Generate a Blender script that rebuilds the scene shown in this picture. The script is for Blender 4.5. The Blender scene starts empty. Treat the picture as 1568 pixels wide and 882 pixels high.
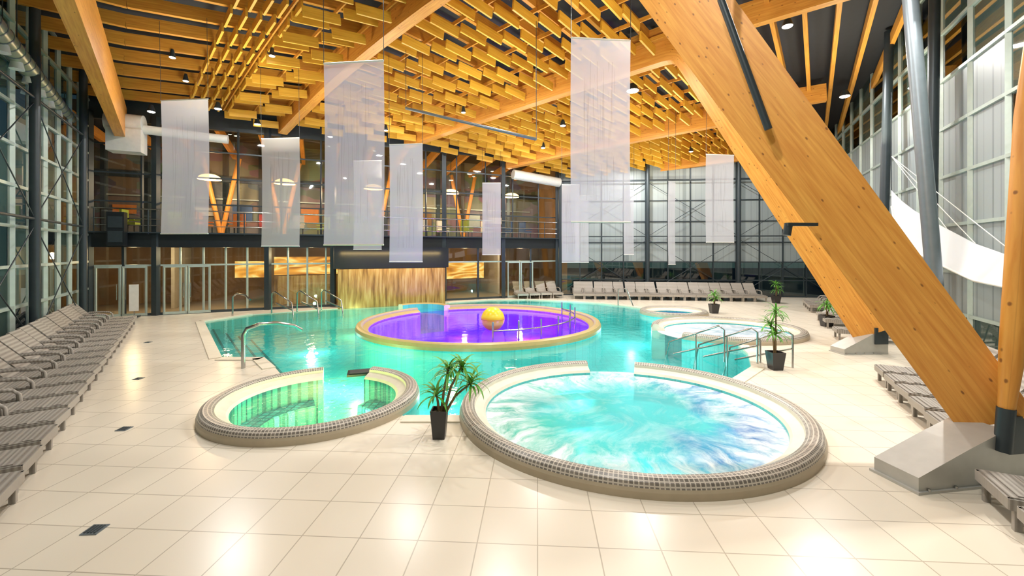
import bpy, math, random
from mathutils import Vector, Matrix
from mathutils.geometry import delaunay_2d_cdt
random.seed(7)
sc = bpy.context.scene
V = Vector
# ------------------------------------------------------------------ nodes
def newmat(name):
    m = bpy.data.materials.new(name); m.use_nodes = True
    nt = m.node_tree; nt.nodes.clear()
    out = nt.nodes.new('ShaderNodeOutputMaterial')
    return m, nt, out
def nd(nt, t, ins=None, **kw):
    n = nt.nodes.new(t)
    for k, v in kw.items(): setattr(n, k, v)
    if ins:
        for k, v in ins.items():
            s = n.inputs[k]
            if isinstance(v, bpy.types.NodeSocket): nt.links.new(v, s)
            else:
                if isinstance(v, tuple) and len(v) == 3 and s.type == 'RGBA': v = (*v, 1)
                s.default_value = v
    return n
def ramp(nt, fac, stops):
    n = nt.nodes.new('ShaderNodeValToRGB'); nt.links.new(fac, n.inputs[0])
    el = n.color_ramp.elements
    while len(el) < len(stops): el.new(0.5)
    for e, (p, c) in zip(el, stops):
        e.position = p; e.color = (*c, 1) if len(c) == 3 else c
    return n.outputs[0]
def math_(nt, op, a, b=0.0, clamp=False):
    n = nt.nodes.new('ShaderNodeMath'); n.operation = op; n.use_clamp = clamp
    for i, v in enumerate((a, b)):
        if isinstance(v, bpy.types.NodeSocket): nt.links.new(v, n.inputs[i])
        else: n.inputs[i].default_value = v
    return n.outputs[0]
def mixc(nt, fac, a, b):
    n = nt.nodes.new('ShaderNodeMix'); n.data_type = 'RGBA'
    for i, v in ((0, fac), (6, a), (7, b)):
        if isinstance(v, bpy.types.NodeSocket): nt.links.new(v, n.inputs[i])
        else: n.inputs[i].default_value = (*v, 1) if isinstance(v, tuple) else v
    return n.outputs[2]
def plain(name, col, rough=0.5, metal=0.0, var=0.12, scale=6.0, em=None, es=0.0, bump=0.0):
    m, nt, out = newmat(name)
    tc = nd(nt, 'ShaderNodeTexCoord')
    no = nd(nt, 'ShaderNodeTexNoise', {'Vector': tc.outputs['Object'], 'Scale': scale, 'Detail': 4.0})
    c = mixc(nt, no.outputs[0], tuple(x*(1-var) for x in col), tuple(min(1, x*(1+var)) for x in col))
    p = nd(nt, 'ShaderNodeBsdfPrincipled', {'Base Color': c, 'Roughness': rough, 'Metallic': metal})
    if em: p.inputs['Emission Color'].default_value = (*em, 1); p.inputs['Emission Strength'].default_value = es
    if bump:
        b = nd(nt, 'ShaderNodeBump', {'Height': no.outputs[0], 'Strength': bump})
        nt.links.new(b.outputs[0], p.inputs['Normal'])
    nt.links.new(p.outputs[0], out.inputs[0]); return m

def wood(name, base, dark, lam=0.16, knots=True):
    m, nt, out = newmat(name)
    tc = nd(nt, 'ShaderNodeTexCoord')
    mp = nd(nt, 'ShaderNodeMapping', {'Vector': tc.outputs['UV'], 'Scale': (0.7, 12, 1)})
    g = nd(nt, 'ShaderNodeTexNoise', {'Vector': mp.outputs[0], 'Scale': 1.6, 'Detail': 6.0, 'Distortion': 0.4})
    c = mixc(nt, ramp(nt, g.outputs[0], [(0.25, (0, 0, 0)), (0.7, (1, 1, 1))]), dark, base)
    sx = nd(nt, 'ShaderNodeSeparateXYZ', {'Vector': tc.outputs['UV']})
    fr = math_(nt, 'FRACT', math_(nt, 'DIVIDE', sx.outputs[1], lam))
    ln = math_(nt, 'LESS_THAN', fr, 0.04)
    c = mixc(nt, math_(nt, 'MULTIPLY', ln, 0.18), c, tuple(x*0.45 for x in dark))
    fl = math_(nt, 'FLOOR', math_(nt, 'DIVIDE', sx.outputs[1], lam))
    wn = nd(nt, 'ShaderNodeTexWhiteNoise', {'W': fl}, noise_dimensions='1D')
    c = mixc(nt, math_(nt, 'MULTIPLY', wn.outputs[0], 0.22), c, dark)
    if knots:
        mk = nd(nt, 'ShaderNodeMapping', {'Vector': tc.outputs['UV'], 'Scale': (2.6, 5.5, 1)})
        vo = nd(nt, 'ShaderNodeTexVoronoi', {'Vector': mk.outputs[0], 'Scale': 1.5})
        k = ramp(nt, vo.outputs['Distance'], [(0.07, (1, 1, 1)), (0.14, (0, 0, 0))])
        c = mixc(nt, math_(nt, 'MULTIPLY', k, 0.8), c, (0.16, 0.045, 0.008))
    p = nd(nt, 'ShaderNodeBsdfPrincipled', {'Base Color': c, 'Roughness': 0.45})
    nt.links.new(p.outputs[0], out.inputs[0]); return m

def glassmat(name, tint, base=0.08, refl=(0.9, 0.95, 0.95), frost=0.0, fcol=(0.6, 0.7, 0.65)):
    m, nt, out = newmat(name)
    lw = nd(nt, 'ShaderNodeFresnel', {'IOR': 1.5})
    f = math_(nt, 'ADD', lw.outputs[0], base, True)
    tr = nd(nt, 'ShaderNodeBsdfTransparent', {'Color': tint})
    gl = nd(nt, 'ShaderNodeBsdfGlossy', {'Color': refl, 'Roughness': 0.02})
    a = tr
    if frost > 0:
        tc = nd(nt, 'ShaderNodeTexCoord')
        no = nd(nt, 'ShaderNodeTexNoise', {'Vector': tc.outputs['Object'], 'Scale': 0.6, 'Detail': 3.0})
        d = nd(nt, 'ShaderNodeBsdfDiffuse', {'Color': mixc(nt, no.outputs[0], tuple(x*0.6 for x in fcol), fcol)})
        mm = nd(nt, 'ShaderNodeMixShader', {0: frost, 1: tr.outputs[0], 2: d.outputs[0]}); a = mm
    mx = nd(nt, 'ShaderNodeMixShader', {0: f, 1: a.outputs[0], 2: gl.outputs[0]})
    nt.links.new(mx.outputs[0], out.inputs[0]); return m

def watermat(name, tint, cloud, cloudamt=0.25, bump=0.25, scale=2.5):
    m, nt, out = newmat(name)
    tc = nd(nt, 'ShaderNodeTexCoord')
    n1 = nd(nt, 'ShaderNodeTexNoise', {'Vector': tc.outputs['Object'], 'Scale': scale, 'Detail': 4.0, 'Distortion': 0.6})
    bp = nd(nt, 'ShaderNodeBump', {'Height': n1.outputs[0], 'Strength': bump, 'Distance': 0.08})
    fr = nd(nt, 'ShaderNodeFresnel', {'IOR': 1.33, 'Normal': bp.outputs[0]})
    n2 = nd(nt, 'ShaderNodeTexNoise', {'Vector': tc.outputs['Object'], 'Scale': 0.35, 'Detail': 3.0, 'Distortion': 0.8})
    cl_ = mixc(nt, ramp(nt, n2.outputs[0], [(0.35, (0, 0, 0)), (0.65, (1, 1, 1))]), tuple(x*0.55 for x in cloud), tuple(min(1, x*1.35) for x in cloud))
    tr = nd(nt, 'ShaderNodeBsdfTransparent', {'Color': tint})
    df = nd(nt, 'ShaderNodeBsdfDiffuse', {'Color': cl_})
    a = nd(nt, 'ShaderNodeMixShader', {0: cloudamt, 1: tr.outputs[0], 2: df.outputs[0]})
    gl = nd(nt, 'ShaderNodeBsdfGlossy', {'Color': (1, 1, 1), 'Roughness': 0.05, 'Normal': bp.outputs[0]})
    mx = nd(nt, 'ShaderNodeMixShader', {0: fr.outputs[0], 1: a.outputs[0], 2: gl.outputs[0]})
    nt.links.new(mx.outputs[0], out.inputs[0]); return m

def foammat(name, left, mid, right, foam, R, amt=1.0, lo=0.56, hi=0.86, jets=3.2, ew=0.2, cen=1.0):
    """aerated jet water; object origin is the pool centre"""
    m, nt, out = newmat(name)
    tc = nd(nt, 'ShaderNodeTexCoord')
    o = tc.outputs['Object']
    s = nd(nt, 'ShaderNodeSeparateXYZ', {'Vector': o})
    n0 = nd(nt, 'ShaderNodeTexNoise', {'Vector': o, 'Scale': 0.45, 'Detail': 3.0, 'Distortion': 1.0})
    xx = math_(nt, 'ADD', math_(nt, 'DIVIDE', s.outputs[0], 2*R), math_(nt, 'MULTIPLY', n0.outputs[0], 1.0))
    col = ramp(nt, xx, [(0.12, left), (0.42, mid), (0.60, mid), (0.82, right)])
    ang = math_(nt, 'ARCTAN2', s.outputs[1], s.outputs[0])
    r = nd(nt, 'ShaderNodeVectorMath', {0: o}, operation='LENGTH').outputs['Value']
    rn = math_(nt, 'DIVIDE', r, R)
    nz = nd(nt, 'ShaderNodeTexNoise', {'Vector': o, 'Scale': 1.1, 'Detail': 3.0})
    av = math_(nt, 'ADD', math_(nt, 'MULTIPLY', ang, jets), math_(nt, 'MULTIPLY', nz.outputs[0], 2.0))
    cv = nd(nt, 'ShaderNodeCombineXYZ', {0: av, 1: math_(nt, 'MULTIPLY', r, 0.7)})
    st = nd(nt, 'ShaderNodeTexNoise', {'Vector': cv.outputs[0], 'Scale': 1.3, 'Detail': 10.0, 'Roughness': 0.72, 'Distortion': 0.6})
    n2 = nd(nt, 'ShaderNodeTexNoise', {'Vector': o, 'Scale': 0.9, 'Detail': 10.0, 'Roughness': 0.7, 'Distortion': 1.2})
    wr = ramp(nt, rn, [(0.35, (0, 0, 0)), (0.72, (1, 1, 1))])
    mm = nd(nt, 'ShaderNodeMix', {0: wr, 2: n2.outputs[0], 3: st.outputs[0]}).outputs[0]
    mix = math_(nt, 'ADD', mm, math_(nt, 'MULTIPLY', n2.outputs[0], 0.25))
    edge = math_(nt, 'MULTIPLY', math_(nt, 'POWER', rn, 3.0), ew)
    fo = math_(nt, 'ADD', mix, edge)
    f = ramp(nt, fo, [(lo, (0, 0, 0)), (hi, (amt, amt, amt))])
    f = math_(nt, 'MULTIPLY', f, math_(nt, 'ADD', math_(nt, 'MULTIPLY', wr, 1-cen), cen))
    c = mixc(nt, f, col, foam)
    bp = nd(nt, 'ShaderNodeBump', {'Height': fo, 'Strength': 0.5, 'Distance': 0.12})
    p = nd(nt, 'ShaderNodeBsdfPrincipled', {'Base Color': c, 'Roughness': 0.22, 'Normal': bp.outputs[0], 'IOR': 1.33})
    tr = nd(nt, 'ShaderNodeBsdfTransparent', {'Color': (0.5, 0.95, 0.95)})
    mx = nd(nt, 'ShaderNodeMixShader', {0: math_(nt, 'ADD', math_(nt, 'MULTIPLY', f, 0.32), 0.68), 1: tr.outputs[0], 2: p.outputs[0]})
    nt.links.new(mx.outputs[0], out.inputs[0]); return m

def tilemat(name, col, grout, size, rough=0.35, gw=0.012, var=0.05, coord='Object', rot=0.0, bw=1.0, mottle=0.18):
    m, nt, out = newmat(name)
    tc = nd(nt, 'ShaderNodeTexCoord')
    mp = nd(nt, 'ShaderNodeMapping', {'Vector': tc.outputs[coord], 'Rotation': (0, 0, rot)})
    br = nd(nt, 'ShaderNodeTexBrick', {'Vector': mp.outputs[0], 'Color1': tuple(x*(1-var) for x in col), 'Color2': tuple(min(1, x*(1+var)) for x in col),
            'Mortar': grout, 'Scale': 1.0, 'Mortar Size': gw, 'Brick Width': size*bw, 'Row Height': size, 'Mortar Smooth': 0.2})
    br.offset = 0.0
    no = nd(nt, 'ShaderNodeTexNoise', {'Vector': tc.outputs['Object'], 'Scale': 0.8, 'Detail': 5.0})
    c = mixc(nt, math_(nt, 'MULTIPLY', no.outputs[0], mottle), br.outputs[0], tuple(x*0.72 for x in col))
    p = nd(nt, 'ShaderNodeBsdfPrincipled', {'Base Color': c, 'Roughness': rough})
    nt.links.new(p.outputs[0], out.inputs[0]); return m

M = {}
M['wood'] = wood('glulam', (0.82, 0.40, 0.075), (0.60, 0.225, 0.03))
M['woody'] = wood('baffle_wood', (0.85, 0.52, 0.065), (0.66, 0.33, 0.03), lam=0.5, knots=False)
M['woodj'] = wood('joist_wood', (0.80, 0.40, 0.06), (0.56, 0.22, 0.025), lam=0.5, knots=False)
M['ceil'] = plain('ceiling_dark', (0.03, 0.034, 0.042), 0.8)
M['dark'] = plain('dark_steel', (0.04, 0.055, 0.065), 0.4, 0.3)
M['black'] = plain('black_panel', (0.012, 0.016, 0.02), 0.3)
M['grey'] = plain('grey_steel', (0.20, 0.24, 0.27), 0.35, 0.5)
M['pale'] = plain('pale_frame', (0.44, 0.53, 0.49), 0.4, 0.2)
M['steel'] = plain('stainless', (0.45, 0.45, 0.44), 0.22, 1.0)
M['shoe'] = plain('steel_shoe', (0.50, 0.50, 0.47), 0.4, 0.35, bump=0.05)
M['white'] = plain('white_paint', (0.72, 0.72, 0.68), 0.5)
M['duct'] = plain('duct_metal', (0.42, 0.46, 0.34), 0.35, 0.5)
M['floor'] = tilemat('deck_tiles', (0.83, 0.76, 0.635), (0.50, 0.44, 0.35), 0.62, 0.25, 0.007, 0.03, rot=0.06, mottle=0.18)
M['coping'] = plain('coping_cream', (0.76, 0.70, 0.57), 0.4)
M['rimside'] = plain('rim_side', (0.46, 0.39, 0.28), 0.4)
M['cream'] = plain('cream_ledge', (0.78, 0.73, 0.60), 0.35)
M['rimglow'] = plain('glow_tinted_rim', (0.48, 0.36, 0.14), 0.35)  # beige rim with the yellow glow of lamps below painted into its colour
M['mosaic'] = tilemat('rim_mosaic', (0.21, 0.19, 0.165), (0.62, 0.57, 0.49), 0.06, 0.35, 0.009, 0.3, coord='UV')
M['basin'] = tilemat('pool_mosaic', (0.11, 0.60, 0.59), (0.08, 0.45, 0.44), 0.3, 0.4, 0.01, 0.08)
M['basin_g'] = tilemat('hot_tub_mosaic', (0.06, 0.36, 0.40), (0.015, 0.10, 0.16), 0.15, 0.4, 0.02, 0.45)
M['basin_p'] = tilemat('purple_lit_mosaic', (0.34, 0.12, 0.90), (0.24, 0.08, 0.7), 0.4, 0.4, 0.01, 0.1)  # purple of the underwater lamps put into the tile colour
M['basin_b'] = tilemat('blue_mosaic', (0.04, 0.10, 0.5), (0.02, 0.06, 0.3), 0.3, 0.4, 0.01, 0.2)
M['w_main'] = watermat('water_turquoise', (0.56, 0.95, 0.93), (0.06, 0.48, 0.47), 0.3, 0.16)
M['w_hot'] = watermat('water_green', (0.78, 1.0, 0.95), (0.05, 0.36, 0.38), 0.08, 0.6, 5.0)
M['w_purple'] = watermat('water_purple_lit', (0.60, 0.30, 1.0), (0.12, 0.03, 0.60), 0.28, 0.07)  # water tinted to carry the purple lamp light
M['w_blue'] = watermat('water_blue', (0.3, 0.45, 1.0), (0.03, 0.1, 0.55), 0.35, 0.3)
M['w_large'] = foammat('water_jets', (0.05, 0.52, 0.36), (0.09, 0.56, 0.62), (0.05, 0.16, 0.60), (0.84, 0.93, 0.96), 2.9, 1.0, 0.585, 0.82, 4.6, 0.25, 0.35)  # green to blue across the pool: coloured lamp light painted into the base
M['w_bubble'] = foammat('water_bubbles', (0.28, 0.58, 0.82), (0.52, 0.70, 0.88), (0.38, 0.42, 0.85), (0.84, 0.88, 0.96), 2.4, 1.0, 0.5, 0.78)
M['glass'] = glassmat('glass_clear', (0.78, 0.86, 0.82), 0.08)
M['glassg'] = glassmat('glass_pale', (0.6, 0.75, 0.68), 0.12, frost=0.25, fcol=(0.28, 0.44, 0.38))
M['glassd'] = glassmat('glass_dark', (0.86, 0.87, 0.88), 0.04)
M['leaf'] = plain('leaf', (0.12, 0.36, 0.04), 0.4, var=0.5, scale=9)
M['stem'] = plain('stem', (0.20, 0.13, 0.06), 0.8)
M['pot'] = plain('pot_black', (0.03, 0.028, 0.03), 0.35)
M['soil'] = plain('soil', (0.04, 0.025, 0.015), 0.9)
M['shutter'] = tilemat('insulating_panel', (0.30, 0.35, 0.36), (0.19, 0.23, 0.24), 0.35, 0.4, 0.012, 0.05)
M['ground'] = plain('night_ground', (0.02, 0.03, 0.02), 0.9)
M['inwall'] = plain('interior_wall', (0.26, 0.15, 0.065), 0.7, var=0.7, scale=0.6)
M['infloor'] = plain('interior_floor', (0.30, 0.24, 0.17), 0.5)
M['concrete'] = plain('plain_wall', (0.55, 0.50, 0.42), 0.6)
M['lamp'] = plain('lamp_glow', (1, 1, 1), 0.5, em=(1, 0.95, 0.8), es=14)
M['lampw'] = plain('lamp_warm', (1, 0.7, 0.3), 0.5, em=(1, 0.62, 0.22), es=5)
M['red'] = plain('red_fabric', (0.55, 0.05, 0.03), 0.6)
M['lime'] = plain('lime_fabric', (0.30, 0.42, 0.05), 0.6)
M['orange'] = plain('orange_fabric', (0.6, 0.22, 0.04), 0.6)
M['blue'] = plain('blue_fabric', (0.04, 0.10, 0.25), 0.6)
# tent
m, nt, out = newmat('tent_membrane')
d = nd(nt, 'ShaderNodeBsdfDiffuse', {'Color': (0.80, 0.82, 0.85)})
t = nd(nt, 'ShaderNodeBsdfTranslucent', {'Color': (0.8, 0.85, 0.9)})
x = nd(nt, 'ShaderNodeMixShader', {0: 0.3, 1: d.outputs[0], 2: t.outputs[0]})
nt.links.new(x.outputs[0], out.inputs[0]); M['tent'] = m
# banner fabric with thread lines
m, nt, out = newmat('banner_fabric')
tc = nd(nt, 'ShaderNodeTexCoord')
s = nd(nt, 'ShaderNodeSeparateXYZ', {'Vector': tc.outputs['UV']})
mp = nd(nt, 'ShaderNodeMapping', {'Vector': tc.outputs['UV'], 'Scale': (22, 1.2, 1)})
no = nd(nt, 'ShaderNodeTexNoise', {'Vector': mp.outputs[0], 'Scale': 2.0, 'Detail': 1.0})
cen = math_(nt, 'LESS_THAN', math_(nt, 'ABSOLUTE', math_(nt, 'SUBTRACT', s.outputs[0], 0.5)), 0.28)
vm = math_(nt, 'LESS_THAN', math_(nt, 'ABSOLUTE', math_(nt, 'SUBTRACT', s.outputs[1], 0.5)), 0.38)
ln = math_(nt, 'MULTIPLY', math_(nt, 'MULTIPLY', math_(nt, 'GREATER_THAN', no.outputs[0], 0.6), cen), vm)
d = nd(nt, 'ShaderNodeBsdfDiffuse', {'Color': mixc(nt, ln, (0.66, 0.67, 0.73), (0.44, 0.43, 0.46))})
t = nd(nt, 'ShaderNodeBsdfTranslucent', {'Color': (0.62, 0.63, 0.69)})
x = nd(nt, 'ShaderNodeMixShader', {0: 0.42, 1: d.outputs[0], 2: t.outputs[0]})
tr = nd(nt, 'ShaderNodeBsdfTransparent', {'Color': (1, 1, 1)})
x2 = nd(nt, 'ShaderNodeMixShader', {0: 0.70, 1: tr.outputs[0], 2: x.outputs[0]})
nt.links.new(x2.outputs[0], out.inputs[0]); M['banner'] = m
# wicker
m, nt, out = newmat('wicker')
tc = nd(nt, 'ShaderNodeTexCoord')
w1 = nd(nt, 'ShaderNodeTexWave', {'Vector': tc.outputs['Object'], 'Scale': 5.0, 'Distortion': 0.3}, bands_direction='Y')
w2 = nd(nt, 'ShaderNodeTexWave', {'Vector': tc.outputs['Object'], 'Scale': 14.0, 'Distortion': 0.5}, bands_direction='X')
no = nd(nt, 'ShaderNodeTexNoise', {'Vector': tc.outputs['Object'], 'Scale': 25.0, 'Detail': 3.0})
c = mixc(nt, w1.outputs[0], (0.21, 0.19, 0.165), (0.45, 0.42, 0.375))
c = mixc(nt, math_(nt, 'MULTIPLY', w2.outputs[0], 0.35), c, (0.13, 0.115, 0.10))
c = mixc(nt, math_(nt, 'MULTIPLY', no.outputs[0], 0.5), c, (0.40, 0.37, 0.33))
p = nd(nt, 'ShaderNodeBsdfPrincipled', {'Base Color': c, 'Roughness': 0.6})
nt.links.new(p.outputs[0], out.inputs[0]); M['wicker'] = m
# water wall
m, nt, out = newmat('water_wall')
tc = nd(nt, 'ShaderNodeTexCoord')
mp = nd(nt, 'ShaderNodeMapping', {'Vector': tc.outputs['Object'], 'Scale': (5, 5, 0.5)})
no = nd(nt, 'ShaderNodeTexNoise', {'Vector': mp.outputs[0], 'Scale': 1.5, 'Detail': 5.0})
c = ramp(nt, no.outputs[0], [(0.3, (0.22, 0.12, 0.04)), (0.5, (0.48, 0.28, 0.09)), (0.7, (0.66, 0.48, 0.20))])
bp = nd(nt, 'ShaderNodeBump', {'Height': no.outputs[0], 'Strength': 0.6})
p = nd(nt, 'ShaderNodeBsdfPrincipled', {'Base Color': c, 'Roughness': 0.25, 'Metallic': 0.2, 'Normal': bp.outputs[0]})
nt.links.new(p.outputs[0], out.inputs[0]); M['waterwall'] = m
# backlit art wall
m, nt, out = newmat('backlit_art')
tc = nd(nt, 'ShaderNodeTexCoord')
mp = nd(nt, 'ShaderNodeMapping', {'Vector': tc.outputs['Object'], 'Scale': (0.35, 0.35, 1.6)})
no = nd(nt, 'ShaderNodeTexNoise', {'Vector': mp.outputs[0], 'Scale': 1.0, 'Detail': 1.0, 'Distortion': 2.0})
c = ramp(nt, no.outputs[0], [(0.3, (0.40, 0.13, 0.02)), (0.45, (0.9, 0.40, 0.05)), (0.55, (1, 0.80, 0.25)), (0.62, (0.9, 0.42, 0.06)), (0.75, (0.5, 0.18, 0.03))])
e = nd(nt, 'ShaderNodeEmission', {'Color': c, 'Strength': 1.3})
nt.links.new(e.outputs[0], out.inputs[0]); M['art'] = m
# upper interior colours
m, nt, out = newmat('interior_decor')
tc = nd(nt, 'ShaderNodeTexCoord')
mp = nd(nt, 'ShaderNodeMapping', {'Vector': tc.outputs['Object'], 'Scale': (0.5, 0.5, 0.9)})
vo = nd(nt, 'ShaderNodeTexVoronoi', {'Vector': mp.outputs[0], 'Scale': 1.2}, distance='MANHATTAN')
hs = nd(nt, 'ShaderNodeHueSaturation', {'Color': vo.outputs['Color'], 'Saturation': 0.7, 'Value': 0.4})
c = mixc(nt, 0.6, hs.outputs[0], (0.16, 0.12, 0.08))
p = nd(nt, 'ShaderNodeBsdfPrincipled', {'Base Color': c, 'Roughness': 0.4})
nt.links.new(p.outputs[0], out.inputs[0]); M['decor'] = m
# ball
m, nt, out = newmat('ball_yellow')
tc = nd(nt, 'ShaderNodeTexCoord')
w = nd(nt, 'ShaderNodeTexWave', {'Vector': tc.outputs['Object'], 'Scale': 1.1}, bands_direction='Z')
c = ramp(nt, w.outputs[0], [(0.4, (0.80, 0.60, 0.01)), (0.9, (0.85, 0.74, 0.04))])
p = nd(nt, 'ShaderNodeBsdfPrincipled', {'Base Color': c, 'Roughness': 0.3})
nt.links.new(p.outputs[0], out.inputs[0]); M['ball'] = m

# ------------------------------------------------------------------ mesh builder
class B:
    def __init__(s, name): s.n = name; s.v = []; s.f = []; s.m = []; s.uv = []; s.ms = []; s.sm = []
    def mi(s, k):
        if k not in s.ms: s.ms.append(k)
        return s.ms.index(k)
    def face(s, pts, mat, uv=None, smooth=False):
        i = len(s.v); s.v += [tuple(p) for p in pts]
        s.f.append(tuple(range(i, i+len(pts)))); s.m.append(s.mi(mat))
        s.uv.append(uv if uv else [(0, 0)]*len(pts)); s.sm.append(smooth)
    def grid(s, rows, mat, closed=False, smooth=True, uvs=None):
        n = len(rows[0]); base = len(s.v)
        for r in rows: s.v += [tuple(p) for p in r]
        for i in range(len(rows)-1):
            for j in range(n if closed else n-1):
                j2 = (j+1) % n
                s.f.append((base+i*n+j, base+i*n+j2, base+(i+1)*n+j2, base+(i+1)*n+j))
                s.m.append(s.mi(mat)); s.sm.append(smooth)
                if uvs:
                    jj = j+1
                    s.uv.append([uvs(i, j), uvs(i, jj), uvs(i+1, jj), uvs(i+1, j)])
                else: s.uv.append([(0, 0)]*4)
    def frame(s, p0, ax, ay, az, lx, ly, lz, mat):
        c = []
        o = random.random()*20
        for a in (-1, 1):
            for b in (-1, 1):
                for d in (-1, 1): c.append(p0+ax*lx*a+ay*ly*b+az*lz*d)
        Q = [((0, 1, 3, 2), 0), ((4, 6, 7, 5), 0), ((0, 4, 5, 1), 2), ((2, 3, 7, 6), 2), ((0, 2, 6, 4), 1), ((1, 5, 7, 3), 1)]
        for q, ty in Q:
            uv = []
            for k in q:
                a, b, d = (k >> 2)*2-1, ((k >> 1) & 1)*2-1, (k & 1)*2-1
                if ty == 0: uv.append((b*ly+o, d*lz+o))
                elif ty == 1: uv.append((a*lx+o, b*ly+o))
                else: uv.append((a*lx+o, d*lz+o))
            s.face([c[k] for k in q], mat, uv)
    def box(s, c, size, mat, rz=0.0):
        ax = V((math.cos(rz), math.sin(rz), 0)); ay = V((-math.sin(rz), math.cos(rz), 0))
        s.frame(V(c), ax, ay, V((0, 0, 1)), size[0]/2, size[1]/2, size[2]/2, mat)
    def beam(s, p0, p1, w, h, mat):
        p0 = V(p0); p1 = V(p1); d = p1-p0; l = d.length; ax = d/l
        up = V((0, 0, 1)) if abs(ax.z) < 0.99 else V((0, 1, 0))
        ay = up.cross(ax).normalized(); az = ax.cross(ay)
        s.frame((p0+p1)/2, ax, ay, az, l/2, w/2, h/2, mat)
    def tube(s, path, r, mat, seg=10, cap=True):
        path = [V(p) for p in path]; rows = []
        rr = r if isinstance(r, (list, tuple)) else [r]*len(path)
        prev = None
        for i, p in enumerate(path):
            t = (path[min(i+1, len(path)-1)]-path[max(i-1, 0)]).normalized()
            if prev is None:
                a = V((0, 0, 1)) if abs(t.z) < 0.9 else V((1, 0, 0))
                n = t.cross(a).normalized()
            else: n = (prev - t*prev.dot(t)).normalized()
            prev = n; b = t.cross(n)
            rows.append([p+(n*math.cos(k*2*math.pi/seg)+b*math.sin(k*2*math.pi/seg))*rr[i] for k in range(seg)])
        acc = [0]
        for i in range(1, len(path)): acc.append(acc[-1]+(path[i]-path[i-1]).length)
        s.grid(rows, mat, True, True, lambda i, j: (acc[i], j*rr[0]*6.28/seg))
        if cap:
            s.face(rows[0][::-1], mat); s.face(rows[-1], mat)
    def sphere(s, c, r, mat, nu=20, nv=12, sz=1.0, v0=0.0, v1=1.0):
        c = V(c); rows = []
        for i in range(nv+1):
            a = math.pi*(v0+(v1-v0)*i/nv)
            rows.append([c+V((math.sin(a)*math.cos(2*math.pi*j/nu), math.sin(a)*math.sin(2*math.pi*j/nu), math.cos(a)*sz))*r for j in range(nu)])
        s.grid(rows, mat, True)
    def ring(s, c, rx, ry, prof, mats, a0=0, a1=360, n=96):
        full = abs(a1-a0) >= 359.9
        acc = [0]
        for i in range(1, len(prof)): acc.append(acc[-1]+math.hypot(prof[i][0]-prof[i-1][0], prof[i][1]-prof[i-1][1]))
        R = (rx+ry)/2
        angs = [math.radians(a0+(a1-a0)*i/n) for i in range(n+1)]
        for k in range(len(prof)-1):
            rws = []
            for a in angs:
                rws.append([(c[0]+(rx-q[0])*math.cos(a), c[1]+(ry-q[0])*math.sin(a), q[1]) for q in (prof[k], prof[k+1])])
            s.grid(rws, mats[k], False, True, lambda i, j, k=k: (angs[min(i, n)]*R, acc[k+j]))
        if not full:
            for a in (angs[0], angs[-1]):
                s.face([(c[0]+(rx-q[0])*math.cos(a), c[1]+(ry-q[0])*math.sin(a), q[1]) for q in prof], 'cream')
    def build(s, loc=None, recalc=True):
        me = bpy.data.meshes.new(s.n)
        vs = s.v
        if loc is not None: vs = [(x-loc[0], y-loc[1], z-loc[2]) for x, y, z in vs]
        me.from_pydata(vs, [], s.f)
        uvl = me.uv_layers.new(name='UVMap')
        flat = [c for f in s.uv for u in f for c in u]
        uvl.data.foreach_set('uv', flat)
        me.polygons.foreach_set('material_index', s.m)
        me.polygons.foreach_set('use_smooth', s.sm)
        for k in s.ms: me.materials.append(M[k])
        me.update()
        ob = bpy.data.objects.new(s.n, me)
        if loc is not None: ob.location = loc
        sc.collection.objects.link(ob); return ob

# ------------------------------------------------------------------ plan
C = V((-18.95, 18.98, 0)); Bc = V((3.18, 29.13, 0)); G = V((20.6, 27.5, 0))
LN = V((-3.91, -4.0, 0)); RN = V((4.85, -4.0, 0))
room = [LN, RN, G, Bc, C]
e = (Bc-C).normalized(); o = V((-e.y, e.x, 0)); FL = (Bc-C).length
def F(s_, d_, z_): return C+e*s_+o*d_+V((0, 0, z_))
rzF = math.atan2(e.y, e.x)

pool = [(-13.2, 18.2), (-8.17, 11.96), (-6.98, 11.96), (-6.3, 11.2), (-5.2, 9.8), (-4.2, 8.8), (-2.6, 8.0), (-1.9, 7.72), (-0.5, 7.72), (1, 8.5), (4, 8.8),
        (5.1, 9.9), (6.2, 11.0), (6.9, 12.4), (7.3, 13.8), (8.0, 15.2), (7.6, 18.2), (7.6, 20.4), (7.0, 22.0), (6.2, 23.3), (5.0, 24.6), (3.3, 25.6), (0.8, 26.4), (-1.5, 26.2),
        (-3.7, 24.9), (-9.35, 22.3), (-12.4, 20.3)]
tubs = {'hot': ((-3.86, 8.46), 1.97, 1.97), 'large': ((2.15, 8.0), 3.12, 2.92), 'purple': ((-1.3, 17.65), 4.9, 4.95),
        'bubble': ((8.0, 15.9), 2.68, 2.4), 'blue': ((7.75, 20.4), 1.56, 1.5)}
WZ = -0.03; BZ = -1.1
pts = []; edges = []
def addloop(lp):
    i = len(pts); n = len(lp)
    pts.extend(V((p[0], p[1])) for p in lp)
    edges.extend((i+k, i+(k+1) % n) for k in range(n))
addloop([(p.x, p.y) for p in room]); addloop(pool)
for k, (c, rx, ry) in tubs.items():
    addloop([(c[0]+(rx-0.2)*math.cos(a*math.pi/48), c[1]+(ry-0.2)*math.sin(a*math.pi/48)) for a in range(96)])
res = delaunay_2d_cdt(pts, edges, [], 0, 1e-4)
rv, rf = res[0], res[2]
def inpoly(x, y, poly):
    r = False; j = len(poly)-1
    for i in range(len(poly)):
        xi, yi = poly[i][0], poly[i][1]; xj, yj = poly[j][0], poly[j][1]
        if (yi > y) != (yj > y) and x < (xj-xi)*(y-yi)/(yj-yi)+xi: r = not r
        j = i
    return r
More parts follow.
